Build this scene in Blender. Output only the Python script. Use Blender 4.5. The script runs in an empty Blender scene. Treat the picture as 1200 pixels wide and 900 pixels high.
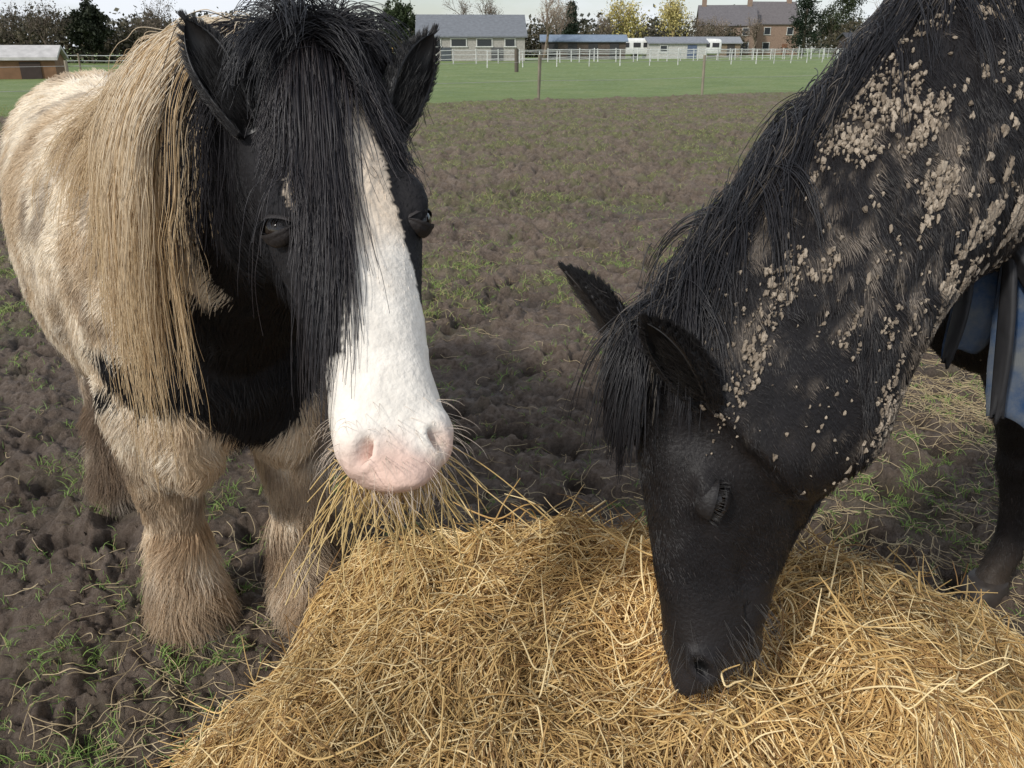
import bpy, math, numpy as np, time
from mathutils import Vector
from mathutils.bvhtree import BVHTree
T0=time.time()
rng=np.random.default_rng(7)
scene=bpy.context.scene
A=lambda *v: np.array(v,dtype=float)
def nrm(v):
    v=np.asarray(v,dtype=float); return v/(np.linalg.norm(v,axis=-1,keepdims=True)+1e-12)
def sstep(a,b,x):
    t=np.clip((x-a)/(b-a),0,1); return t*t*(3-2*t)
def mix(a,b,k):
    k=np.asarray(k)[...,None]; return np.asarray(a)*(1-k)+np.asarray(b)*k
# ---------------------------------------------------------------- noise
def _hash(ix,iy,iz,seed):
    h=(ix*73856093)^(iy*19349663)^(iz*83492791)^(seed*2654435)
    h=((h^(h>>13))*1274126177)&0xffffffff
    h=((h^(h>>15))*668265263)&0xffffffff
    h=h^(h>>16)
    return (h&0xffff)/65535.0
def noise2(x,y,seed=0):
    x=np.asarray(x,float);y=np.asarray(y,float)
    ix=np.floor(x).astype(np.int64);iy=np.floor(y).astype(np.int64)
    fx=x-ix;fy=y-iy;fx=fx*fx*(3-2*fx);fy=fy*fy*(3-2*fy);z=np.zeros_like(ix)
    a=_hash(ix,iy,z,seed);b=_hash(ix+1,iy,z,seed);c=_hash(ix,iy+1,z,seed);d=_hash(ix+1,iy+1,z,seed)
    return (a*(1-fx)+b*fx)*(1-fy)+(c*(1-fx)+d*fx)*fy
def fbm2(x,y,oct=4,seed=0):
    s=0;a=.5;t=0
    for o in range(oct):
        s=s+a*noise2(x*2**o+o*17.3,y*2**o-o*9.1,seed+o);t+=a;a*=.5
    return s/t
def noise3(P,seed=0):
    P=np.asarray(P,float);I=np.floor(P).astype(np.int64);f=P-I;f=f*f*(3-2*f)
    r=0
    for dx in (0,1):
        for dy in (0,1):
            for dz in (0,1):
                w=(f[:,0] if dx else 1-f[:,0])*(f[:,1] if dy else 1-f[:,1])*(f[:,2] if dz else 1-f[:,2])
                r=r+w*_hash(I[:,0]+dx,I[:,1]+dy,I[:,2]+dz,seed)
    return r
def fbm3(P,oct=3,seed=0):
    s=0;a=.5;t=0
    for o in range(oct):
        s=s+a*noise3(P*2**o+o*7.7,seed+o);t+=a;a*=.5
    return s/t
def worley(x,y,seed=0):
    ix=np.floor(x).astype(np.int64);iy=np.floor(y).astype(np.int64)
    best=np.full(x.shape,9.0);bid=np.zeros(x.shape);z=np.zeros_like(ix)
    for dx in (-1,0,1):
        for dy in (-1,0,1):
            cx=ix+dx;cy=iy+dy
            px=cx+_hash(cx,cy,z,seed);py=cy+_hash(cx,cy,z+1,seed)
            d=np.sqrt((x-px)**2+(y-py)**2);m=d<best
            best=np.where(m,d,best);bid=np.where(m,_hash(cx,cy,z+2,seed),bid)
    return best,bid
# ---------------------------------------------------------------- mesh helpers
def link(ob,parent=None):
    scene.collection.objects.link(ob)
    if parent is not None: ob.parent=parent
    return ob
def empty(name,loc=(0,0,0)):
    e=bpy.data.objects.new(name,None); e.empty_display_size=.1
    return link(e)
def mesh_np(name,V,F,mat=None,col=None,smooth=True,parent=None):
    V=np.asarray(V,np.float32);F=np.asarray(F,np.int32);k=F.shape[1]
    me=bpy.data.meshes.new(name)
    me.vertices.add(len(V));me.vertices.foreach_set('co',V.ravel())
    me.loops.add(F.size);me.loops.foreach_set('vertex_index',F.ravel())
    me.polygons.add(len(F))
    me.polygons.foreach_set('loop_start',np.arange(0,F.size,k,dtype=np.int32))
    me.polygons.foreach_set('loop_total',np.full(len(F),k,np.int32))
    me.update(calc_edges=True);me.validate()
    me.polygons.foreach_set('use_smooth',np.full(len(me.polygons),smooth))
    if col is not None: set_col(me,col)
    if mat: me.materials.append(mat)
    return link(bpy.data.objects.new(name,me),parent)
def set_col(me,col,name='col'):
    a=me.attributes.new(name,'FLOAT_COLOR','POINT')
    c=np.ones((len(me.vertices),4),np.float32);c[:,:3]=col
    a.data.foreach_set('color',c.ravel())
class Acc:
    def __init__(s): s.V=[];s.F=[];s.C=[];s.n=0
    def add(s,V,F,col=(.5,.5,.5)):
        V=np.asarray(V,float);F=np.asarray(F,int)
        s.V.append(V);s.F.append(F+s.n);s.n+=len(V)
        c=np.empty((len(V),3));c[:]=col;s.C.append(c)
    def build(s,name,mat,smooth=False,parent=None):
        return mesh_np(name,np.concatenate(s.V),np.concatenate(s.F),mat,np.concatenate(s.C),smooth,parent)
BF=[(0,3,2,1),(4,5,6,7),(0,1,5,4),(1,2,6,5),(2,3,7,6),(3,0,4,7)]
def box(acc,c,size,rot=0,col=(.5,.5,.5)):
    sx,sy,sz=[q/2 for q in size]
    V=A(*[(x,y,z) for z in (-sz,sz) for x,y in ((-sx,-sy),(sx,-sy),(sx,sy),(-sx,sy))]).reshape(8,3)
    ca,sa=math.cos(rot),math.sin(rot)
    V=V@np.array([[ca,sa,0],[-sa,ca,0],[0,0,1]])+np.asarray(c,float)
    acc.add(V,BF,col)
def tube(acc,pts,rad,seg=6,col=(.5,.5,.5)):
    pts=np.asarray(pts,float);n=len(pts);rad=np.broadcast_to(rad,(n,))
    tg=nrm(np.gradient(pts,axis=0));ref=A(.31,.17,.93) if abs(tg[0][2])<.9 else A(1,.1,0)
    s=nrm(np.cross(tg,ref));u=np.cross(s,tg)
    th=np.linspace(0,2*np.pi,seg,endpoint=False)
    V=pts[:,None]+rad[:,None,None]*(s[:,None]*np.cos(th)[None,:,None]+u[:,None]*np.sin(th)[None,:,None])
    V=V.reshape(-1,3);F=[]
    for i in range(n-1):
        for j in range(seg):
            k=(j+1)%seg;F.append((i*seg+j,i*seg+k,(i+1)*seg+k,(i+1)*seg+j))
    V=np.vstack([V,pts[0],pts[-1]]);a=n*seg
    for j in range(0,seg,2):
        F.append((a,(j+2)%seg,(j+1)%seg,j));F.append((a+1,(n-1)*seg+j,(n-1)*seg+(j+1)%seg,(n-1)*seg+(j+2)%seg))
    acc.add(V,F,col)
def loft(acc,rings,seg=28,sub=5,e=.88):
    R=np.array([np.concatenate([r[0],r[1],r[2],[r[3],r[4],r[5] if len(r)>5 else r[4],r[6] if len(r)>6 else 1.0]]) for r in rings],float)
    out=[]
    for i in range(len(R)-1):
        p0=R[max(i-1,0)];p1=R[i];p2=R[i+1];p3=R[min(i+2,len(R)-1)]
        for k in range(sub):
            t=k/sub
            out.append(.5*((2*p1)+(-p0+p2)*t+(2*p0-5*p1+4*p2-p3)*t*t+(-p0+3*p1-3*p2+p3)*t**3))
    out.append(R[-1]);R=np.array(out);n=len(R)
    th=np.linspace(0,2*np.pi,seg,endpoint=False);c=np.cos(th);s=np.sin(th)
    cx=np.sign(c)*np.abs(c)**e;sy=np.sign(s)*np.abs(s)**e
    V=[]
    for r in R:
        S=nrm(r[3:6]);U=nrm(r[6:9]);w,ht,hb,lf=np.maximum(r[9:13],.004)
        lw=np.where(s<0,1+(lf-1)*(-s),1)
        V.append(r[:3]+S*(w*cx*lw)[:,None]+U*(np.where(s>0,ht,hb)*sy)[:,None])
    V=np.vstack(V+[R[0][:3][None],R[-1][:3][None]]);F=[]
    for i in range(n-1):
        for j in range(seg):
            k=(j+1)%seg;F.append((i*seg+j,i*seg+k,(i+1)*seg+k,(i+1)*seg+j))
    a=n*seg
    for j in range(0,seg,2):
        F.append((a,(j+2)%seg,(j+1)%seg,j));F.append((a+1,(n-1)*seg+j,(n-1)*seg+(j+1)%seg,(n-1)*seg+(j+2)%seg))
    acc.add(V,F)
def ellipsoid(acc,c,ax,r,seg=16):
    X,Y,Z=[np.asarray(q) for q in ax]
    rings=[]
    for i in range(9):
        p=-math.pi/2+math.pi*i/8
        rings.append((np.asarray(c)+X*r[0]*math.sin(p),Y,Z,max(r[1]*math.cos(p),.003),max(r[2]*math.cos(p),.003)))
    loft(acc,rings,seg,1,1.0)
def curves(name,P,R,C,mat,parent=None):
    N,K=P.shape[:2]
    cu=bpy.data.hair_curves.new(name);cu.add_curves([K]*N)
    cu.position_data.foreach_set('vector',P.astype(np.float32).ravel())
    at=cu.attributes.get('radius') or cu.attributes.new('radius','FLOAT','POINT')
    at.data.foreach_set('value',np.broadcast_to(R,(N,K)).astype(np.float32).ravel())
    ca=cu.attributes.new('col','FLOAT_COLOR','POINT')
    c=np.ones((N,K,4),np.float32)
    C=np.asarray(C);c[:,:,:3]=C[:,None,:] if C.ndim==2 else C
    ca.data.foreach_set('color',c.ravel())
    cu.materials.append(mat)
    return link(bpy.data.objects.new(name,cu),parent)
# ---------------------------------------------------------------- materials
def base_mat(name):
    m=bpy.data.materials.new(name);m.use_nodes=True;nt=m.node_tree
    return m,nt,nt.nodes['Principled BSDF']
def attr_mat(name,rough=.6,spec=.3,sheen=0,noise=0,nscale=8,bump=0,bscale=60,coat=0):
    m,nt,b=base_mat(name)
    at=nt.nodes.new('ShaderNodeAttribute');at.attribute_name='col';src=at.outputs['Color']
    tc=nt.nodes.new('ShaderNodeTexCoord')
    if noise:
        nz=nt.nodes.new('ShaderNodeTexNoise');nz.inputs['Scale'].default_value=nscale;nz.inputs['Detail'].default_value=6
        nt.links.new(tc.outputs['Object'],nz.inputs['Vector'])
        mr=nt.nodes.new('ShaderNodeMapRange');mr.inputs[1].default_value=.25;mr.inputs[2].default_value=.75
        mr.inputs[3].default_value=1-noise;mr.inputs[4].default_value=1+noise
        nt.links.new(nz.outputs[0],mr.inputs[0])
        mx=nt.nodes.new('ShaderNodeVectorMath');mx.operation='SCALE'
        nt.links.new(src,mx.inputs[0]);nt.links.new(mr.outputs[0],mx.inputs['Scale']);src=mx.outputs[0]
    nt.links.new(src,b.inputs['Base Color'])
    if bump:
        n2=nt.nodes.new('ShaderNodeTexNoise');n2.inputs['Scale'].default_value=bscale;n2.inputs['Detail'].default_value=5
        nt.links.new(tc.outputs['Object'],n2.inputs['Vector'])
        bp=nt.nodes.new('ShaderNodeBump');bp.inputs['Strength'].default_value=bump;bp.inputs['Distance'].default_value=.01
        nt.links.new(n2.outputs[0],bp.inputs['Height']);nt.links.new(bp.outputs[0],b.inputs['Normal'])
    b.inputs['Roughness'].default_value=rough;b.inputs['Specular IOR Level'].default_value=spec
    b.inputs['Sheen Weight'].default_value=sheen;b.inputs['Coat Weight'].default_value=coat
    return m
M_fur=attr_mat('coat_hair',.6,.25)
M_gloss=attr_mat('glossy_black_hair',.38,.45)
M_skin=attr_mat('hide',.7,.2,bump=.4,bscale=90,noise=.15,nscale=25)
M_skinb=attr_mat('black_hide',.5,.25,bump=.25,bscale=160,noise=.25,nscale=25)
M_hay=attr_mat('hay_straw',.55,.3)
M_leaf=attr_mat('leaf',.7,.2)
M_paint=attr_mat('painted_weathered',.7,.3,noise=.18,nscale=3)
M_brick=attr_mat('masonry',.9,.2,noise=.25,nscale=6)
M_bark=attr_mat('bark',.9,.1,noise=.3,nscale=5)
M_glass=attr_mat('window_glass',.15,.5)
M_mudf=attr_mat('dried_mud',.95,.1,noise=.2,nscale=80,bump=.5,bscale=200)
M_horn=attr_mat('hoof_horn',.5,.3,noise=.3,nscale=40)
m,nt,b=base_mat('eye_dark');b.inputs['Base Color'].default_value=(.012,.007,.004,1);b.inputs['Roughness'].default_value=.08;b.inputs['Coat Weight'].default_value=.3;M_eye=m

# ---------------------------------------------------------------- GROUND
def border(x): return 27.6+.51*x+ 0.9*(noise2(x*.6,x*0+3,5)-.5)
def meadow(x,y): return sstep(-.6,.8,y-border(np.clip(x,-40,60))+.8*(noise2(x*3,y*3,6)-.5))
def gheight(x,y):
    x=np.asarray(x,float);y=np.asarray(y,float)
    md=meadow(x,y)
    wx=x+.10*(noise2(x*4,y*4,101)-.5)+.04*(noise2(x*14,y*14,103)-.5)+.012*(noise2(x*45,y*45,105)-.5);wy=y+.10*(noise2(x*4,y*4,102)-.5)+.04*(noise2(x*14,y*14,104)-.5)+.012*(noise2(x*45,y*45,106)-.5)
    h=.07*(fbm2(x*.9,y*.9,3,1)-.5)
    far=1+.9*np.clip((y-3.5)/6,0,1)
    for sc,am,sd_ in ((5.0,.055,201),(11,.050,202),(22,.032,203),(48,.015,204)):
        d,i=worley(wx*sc,wy*sc,sd_)
        h=h+far*am*((.35+.65*i)*(1-1.25*d*d)-.35)*np.clip(.55+1.1*(noise2(x*1.7,y*1.7,sd_)-.3),.3,1.4)
    d,i=worley(wx*3.6,wy*3.6,21)
    h=h+(i>.5)*(-.055*sstep(.36,.16,d)+.018*np.exp(-((d-.42)/.07)**2))
    return h*(1-.85*md)
def gmask(x,y):
    n=fbm2(x*1.1,y*1.1,3,41);f=fbm2(x*6,y*6,3,47)
    m_=sstep(.49,.66,.45*n+.55*f+.06*np.clip((y-3)/8,0,1))
    return m_
ys=[-8.0]
while ys[-1]<700:
    y=ys[-1]
    if y<1: s=max(.02,.35*abs(y-1)*.5)
    elif y<30: s=.009+.0038*(y-1)
    else: s=.14+.05*(y-30)
    ys.append(y+s)
ys=np.array(ys);nu=780
uu=np.linspace(-1,1,nu)
core=np.clip(np.abs(uu)/.90,0,1);ext=np.clip((np.abs(uu)-.90)/.10,0,1)
half=1.1+.68*np.maximum(ys,0)
X=np.sign(uu)[None]*(core[None]*half[:,None]+(ext**3)[None]*700)
Y=np.repeat(ys[:,None],nu,1)
Z=gheight(X,Y)
V=np.stack([X,Y,Z],-1).reshape(-1,3)
r,c=len(ys),nu
idx=np.arange(r*c).reshape(r,c)
F=np.stack([idx[:-1,:-1],idx[:-1,1:],idx[1:,1:],idx[1:,:-1]],-1).reshape(-1,4)
m,nt,b=base_mat('muddy_paddock')
N=nt.nodes;Lk=nt.links
tc=N.new('ShaderNodeTexCoord')
def nz(scale,det=6,rough=.6):
    q=N.new('ShaderNodeTexNoise');q.inputs['Scale'].default_value=scale;q.inputs['Detail'].default_value=det;q.inputs['Roughness'].default_value=rough
    Lk.new(tc.outputs['Object'],q.inputs['Vector']);return q
def ramp(src,stops):
    q=N.new('ShaderNodeValToRGB');e=q.color_ramp.elements
    while len(e)<len(stops): e.new(.5)
    for i,(p,cc) in enumerate(stops): e[i].position=p;e[i].color=(*cc,1)
    Lk.new(src,q.inputs[0]);return q
def mixc(f,a,b_):
    q=N.new('ShaderNodeMix');q.data_type='RGBA'
    if hasattr(f,'links'): Lk.new(f,q.inputs[0])
    else: q.inputs[0].default_value=f
    Lk.new(a,q.inputs[6]);Lk.new(b_,q.inputs[7]);return q.outputs[2]
at=N.new('ShaderNodeAttribute');at.attribute_name='col';sp=N.new('ShaderNodeSeparateColor');Lk.new(at.outputs['Color'],sp.inputs[0])
n1=nz(3.5,8,.7);mud=ramp(n1.outputs[0],[(.3,(.11,.074,.053)),(.5,(.20,.143,.105)),(.68,(.31,.235,.18))])
n2=nz(45,5,.7);mud2=ramp(n2.outputs[0],[(.35,(.07,.049,.036)),(.65,(.33,.26,.20))])
mudd=mixc(.45,mud.outputs[0],mud2.outputs[0])
wet_shade=N.new('ShaderNodeVectorMath');wet_shade.operation='SCALE';wet_shade.inputs['Scale'].default_value=.36;Lk.new(mudd,wet_shade.inputs[0])  # darker mud for the hollows: shade between clods painted in, along with damp
mudc=mixc(sp.outputs[2],wet_shade.outputs[0],mudd)
n3=nz(9,6,.7);gr=ramp(n3.outputs[0],[(.3,(.09,.105,.033)),(.6,(.17,.18,.065)),(.75,(.26,.235,.11))])
n4=nz(.35,9,.7);me_=ramp(n4.outputs[0],[(.3,(.115,.165,.045)),(.5,(.16,.215,.06)),(.7,(.22,.25,.095))])
c1=mixc(sp.outputs[0],mudc,gr.outputs[0]);c2=mixc(sp.outputs[1],c1,me_.outputs[0])
Lk.new(c2,b.inputs['Base Color'])
rr=N.new('ShaderNodeMapRange');Lk.new(sp.outputs[2],rr.inputs[0]);rr.inputs[1].default_value=0;rr.inputs[2].default_value=.7;rr.inputs[3].default_value=.33;rr.inputs[4].default_value=.85
Lk.new(rr.outputs[0],b.inputs['Roughness']);b.inputs['Specular IOR Level'].default_value=.45
n5=nz(60,9,.8);bp=N.new('ShaderNodeBump');bp.inputs['Strength'].default_value=1.0;bp.inputs['Distance'].default_value=.03
Lk.new(n5.outputs[0],bp.inputs['Height']);Lk.new(bp.outputs[0],b.inputs['Normal'])
xs_,ys_=V[:,0],V[:,1]
gm=gmask(xs_,ys_)*(.12+.45*np.clip((ys_-3)/8,0,1))+.12*np.clip((ys_-6)/14,0,1);mdw=meadow(xs_,ys_)
dry_unshaded=sstep(-.045,.05,V[:,2])  # height mask: low mud painted shaded and damp, clod tops lighter and drier
ground=mesh_np('ground',V,F,m,np.stack([np.clip(gm,0,1),mdw,dry_unshaded],1),True)
def blades(name,n,y0,y1,side,thr,Lr,col0,col1,nb=6,spread=.02,rad=.0011,msk=True,pw=1.3):
    y=y0+(y1-y0)*rng.random(n)**pw;x=(rng.random(n)*2-1)*(side+.68*y)
    if msk:
        k=gmask(x,y)>thr*rng.random(n)+.12;x,y=x[k],y[k]
    x=np.repeat(x,nb)+rng.normal(0,spread,len(x)*nb);y=np.repeat(y,nb)+rng.normal(0,spread,len(y)*nb)
    z=gheight(x,y);L=Lr*(.5+rng.random(len(x)));th=rng.random(len(x))*6.28;ln=rng.random(len(x))*1.2+.2
    K=3;t=np.linspace(0,1,K)
    P=np.stack([x[:,None]+np.cos(th)[:,None]*(L*ln)[:,None]*t**1.6,y[:,None]+np.sin(th)[:,None]*(L*ln)[:,None]*t**1.6,z[:,None]-.004+L[:,None]*(t-.3*t**3)],-1)
    R=(rad*(1+.05*y))[:,None]*(1-.8*t)[None]
    C=mix(col0,col1,rng.random(len(x)))
    C=np.where((rng.random(len(x))<.15)[:,None],A(.36,.30,.15),C)
    return curves(name,P,R,C,M_leaf)
blades('grass',9500,1.2,6.5,1.0,.9,.034,(.12,.21,.05),(.30,.42,.12),nb=7,spread=.013,rad=.0015)
blades('grass_sward',30000,5,26,1.0,.8,.045,(.15,.20,.05),(.34,.37,.15),nb=4,spread=.035,rad=.0022)
blades('grass_stray',4500,1.2,10,1.0,1,.03,(.12,.21,.05),(.30,.40,.14),nb=4,spread=.010,rad=.0014,msk=False)
# ---------------------------------------------------------------- HAY
lob=[(.12,1.57,.76,.60,.50),(.76,1.43,.62,.56,.45),(.36,1.22,.76,.58,.50),(-.28,1.32,.52,.55,.27),(-.05,1.1,.55,.5,.36)]
def hayh(x,y,det=True):
    wob=1+.10*(noise2(x*3.1,y*3.1,61)-.5)
    s=0
    for cx,cy,rx,ry,H in lob:
        r2=((x-cx)/(rx*wob))**2+((y-cy)/(ry*wob))**2
        s=s+np.maximum(H*np.clip(1-r2,0,1)**.62,0)**6
    h=s**(1/6)
    edge=sstep(0,.2,h)
    h=h-.02+edge*(.20*(fbm2(x*2.6,y*2.6,2,63)-.5)+.12*(fbm2(x*8,y*8,2,65)-.5))
    return h
g=280
hx=np.linspace(-1.0,1.6,g);hy=np.linspace(.5,2.35,g);HX,HY=np.meshgrid(hx,hy)
HZ=hayh(HX,HY);HZ=np.where(HZ<.0,-.12,HZ)
V=np.stack([HX,HY,HZ],-1).reshape(-1,3);idx=np.arange(g*g).reshape(g,g)
F=np.stack([idx[:-1,:-1],idx[:-1,1:],idx[1:,1:],idx[1:,:-1]],-1).reshape(-1,4)
hay=empty('hay_pile')
mesh_np('hay_core',V,F,attr_mat('hay_core',.9,.1,noise=.5,nscale=30,bump=1,bscale=120),mix((.15,.09,.035),(.28,.175,.07),fbm2(V[:,0]*8,V[:,1]*8,3,3)),True,hay)
def hay_strands(name,n,Lmin,Lmax,r0,lift,flow=.35,cvs=.7,K=5):
    x=rng.uniform(-1,1.55,n*2);y=rng.uniform(.55,2.35,n*2)
    h=hayh(x,y);e=.02
    sl=np.sqrt(1+((hayh(x+e,y)-h)/e)**2+((hayh(x,y+e)-h)/e)**2)
    k=(h>.0)&(rng.random(n*2)<np.clip(sl/3,0,1)*1.3+.2)
    x,y=x[k][:n],y[k][:n];n=len(x)
    L=rng.uniform(Lmin,Lmax,n)*(.5+.5*rng.random(n))
    th=fbm2(x*2.6,y*2.6,2,71)*16+rng.normal(0,flow,n)+np.where(rng.random(n)<.25,rng.normal(0,1.5,n),0)
    cv=rng.normal(0,cvs,n)+ (noise2(x*3,y*3,73)-.5)*3
    t=np.linspace(-.5,.5,K)
    ang=th[:,None]+cv[:,None]*t[None]
    dx=np.cumsum(np.cos(ang),1)/K*L[:,None];dy=np.cumsum(np.sin(ang),1)/K*L[:,None]
    px=x[:,None]+dx-dx[:,K//2:K//2+1];py=y[:,None]+dy-dy[:,K//2:K//2+1]
    hz=hayh(px,py);hz=np.maximum(hz,gheight(px,py)*.5)
    hz=.82*hz+.18*hz.mean(1,keepdims=True)
    up=rng.random(n)**2.5*lift
    pz=hz+.003+up[:,None]*(.35+ (2*np.abs(t)[None]*rng.choice([-1,1],(n,1))+.6)*.5)+rng.random((n,1))*.014
    P=np.stack([px,py,pz],-1)
    R=r0*(.6+.8*rng.random((n,1)))*(1-.5*np.abs(2*t)[None]**3)
    q=rng.random(n);cl=fbm2(x*4,y*4,3,77)
    C=np.where(q[:,None]<.14,A(.27,.155,.06),np.where(q[:,None]<.44,A(.46,.285,.105),np.where(q[:,None]<.78,A(.61,.415,.17),A(.78,.61,.33))))
    C=C*(.50+.95*cl)[:,None]*(.85+.3*rng.random((n,1)))
    curves(name,P,R,C,M_hay,hay)
hay_strands('hay_stalks',56000,.10,.38,.00130,.055)
hay_strands('hay_fine_stalks',32000,.08,.26,.0009,.06,flow=.7)
hay_strands('hay_loose_stalks',2800,.15,.42,.0014,.16,flow=1.0)
def stray(name,n,cx,cy,sx,sy,L=.13):
    x=rng.normal(cx,sx,n);y=np.maximum(rng.normal(cy,sy,n),.9);K=5;t=np.linspace(0,1,K)-.5
    th=rng.random(n)*6.28;l=L*(.3+rng.random(n));cv=rng.normal(0,.8,n)
    px=x[:,None]+np.cos(th[:,None]+cv[:,None]*t)*l[:,None]*t;py=y[:,None]+np.sin(th[:,None]+cv[:,None]*t)*l[:,None]*t
    gz=gheight(px,py);pz=.5*gz+.5*gz.max(1,keepdims=True)+.003+rng.random((n,1))*.006
    C=mix((.30,.22,.12),(.62,.50,.30),rng.random(n))
    curves(name,np.stack([px,py,pz],-1),np.full((n,K),.0010),C,M_hay,hay)
stray('trodden_stalks',300,-.85,1.7,.25,.35);stray('trodden_stalks_b',600,1.3,2.2,.4,.35)
stray('trodden_stalks_c',1000,2.35,3.6,.35,.35,.2);stray('trodden_stalks_d',450,.1,2.5,.7,.3)
stray('trodden_stalks_e',600,.3,4.5,1.6,1.8,.12)

# ---------------------------------------------------------------- HORSE TOOLKIT
def finish_body(acc,name,voxel,parent,mat,it=14):
    ob=mesh_np(name+'_tmp',np.concatenate(acc.V),np.concatenate(acc.F))
    md=ob.modifiers.new('r','REMESH');md.mode='VOXEL';md.voxel_size=voxel
    sm=ob.modifiers.new('s','SMOOTH');sm.factor=.5;sm.iterations=it
    dg=bpy.context.evaluated_depsgraph_get()
    me=bpy.data.meshes.new_from_object(ob.evaluated_get(dg));me.name=name
    bpy.data.objects.remove(ob)
    me.materials.clear();me.materials.append(mat)
    me.polygons.foreach_set('use_smooth',np.ones(len(me.polygons),bool))
    o=link(bpy.data.objects.new(name,me),parent)
    return o,me
def get_vn(me):
    n=len(me.vertices);V=np.empty(n*3);me.vertices.foreach_get('co',V);Nn=np.empty(n*3)
    me.vertex_normals.foreach_get('vector',Nn)
    return V.reshape(-1,3),Nn.reshape(-1,3)
def put_v(me,V):
    me.vertices.foreach_set('co',V.astype(np.float32).ravel());me.update()
def tris(me):
    me.calc_loop_triangles();n=len(me.loop_triangles);t=np.empty(n*3,np.int32);me.loop_triangles.foreach_get('vertices',t);return t.reshape(-1,3)
def sample(V,Nn,Tr,n,wfn=None):
    a,b_,c_=V[Tr[:,0]],V[Tr[:,1]],V[Tr[:,2]]
    ar=np.linalg.norm(np.cross(b_-a,c_-a),axis=1)
    if wfn is not None: ar=ar*wfn((a+b_+c_)/3,Nn[Tr[:,0]])
    i=rng.choice(len(Tr),n,p=ar/ar.sum());r1=np.sqrt(rng.random(n))[:,None];r2=rng.random(n)[:,None]
    P=a[i]*(1-r1)+b_[i]*(r1*(1-r2))+c_[i]*(r1*r2)
    return P,nrm(Nn[Tr[i,0]])
def fur(name,P,Nv,flow,L,lift,rad,C,mat,parent,clump=.25,cs=30,K=3,zmin=None):
    fl=flow-(flow*Nv).sum(1,keepdims=True)*Nv;fl=nrm(fl)
    w=np.stack([noise3(P*cs+i*31,80+i)-.5 for i in range(3)],1)*2*clump+rng.normal(0,.12,P.shape)
    w=w-(w*Nv).sum(1,keepdims=True)*Nv
    d=nrm(fl+w);t=np.linspace(0,1,K)
    lf=((lift+np.zeros(len(P)))*(.6+.8*rng.random(len(P))))[:,None,None]
    Lr=(L*(.6+.7*rng.random(len(P))))[:,None,None]
    Q=P[:,None]-Nv[:,None]*.002+d[:,None]*Lr*t[None,:,None]+Nv[:,None]*Lr*lf*(t-.45*t*t)[None,:,None]*1.3
    if zmin is not None: Q[...,2]=np.maximum(Q[...,2],zmin+.02*rng.random((len(P),1)))
    C=C*(.8+.4*rng.random((len(P),1)))
    curves(name,Q,rad*(1-.85*t)[None]*np.ones((len(P),1)),C,mat,parent)
def guides(roots,dirs,Ls,bvh,grav=.35,K=14,off=.012,stiff=.75):
    G=[]
    for p,d,L in zip(roots,dirs,Ls):
        p=Vector(p);d=Vector(d).normalized();st=L/(K-1);row=[tuple(p)]
        for i in range(K-1):
            nd=d*stiff+Vector((0,0,-1))*grav
            nd.normalize();q=p+nd*st
            loc,nn,_,_=bvh.find_nearest(q)
            if (q-loc).dot(nn)<off: q=loc+nn*off
            d2=(q-p)
            if d2.length>1e-6: d=(d2.normalized()*.7+nd*.3).normalized()
            q=p+d2.normalized()*st if d2.length>1e-6 else q
            p=q;row.append(tuple(p))
        G.append(row)
    return np.array(G)
def children(G,m_,r0,r1,frizz=.004,lmin=.55):
    M,K=G.shape[:2]
    off=rng.normal(size=(M,m_,1,3));t=np.linspace(0,1,K)[None,None,:,None]
    P=G[:,None]+off*(r0*(1-t)+r1*t)+np.cumsum(rng.normal(0,frizz*.35,(M,m_,K,3)),2)*t
    P=P.reshape(M*m_,K,3)
    f=lmin+(1-lmin)*rng.random(M*m_);pos=np.linspace(0,1,K)[None]*f[:,None]*(K-1)
    i0=np.minimum(pos.astype(int),K-2);fr=(pos-i0)[...,None];ar=np.arange(M*m_)[:,None]
    return P[ar,i0]*(1-fr)+P[ar,i0+1]*fr
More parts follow.
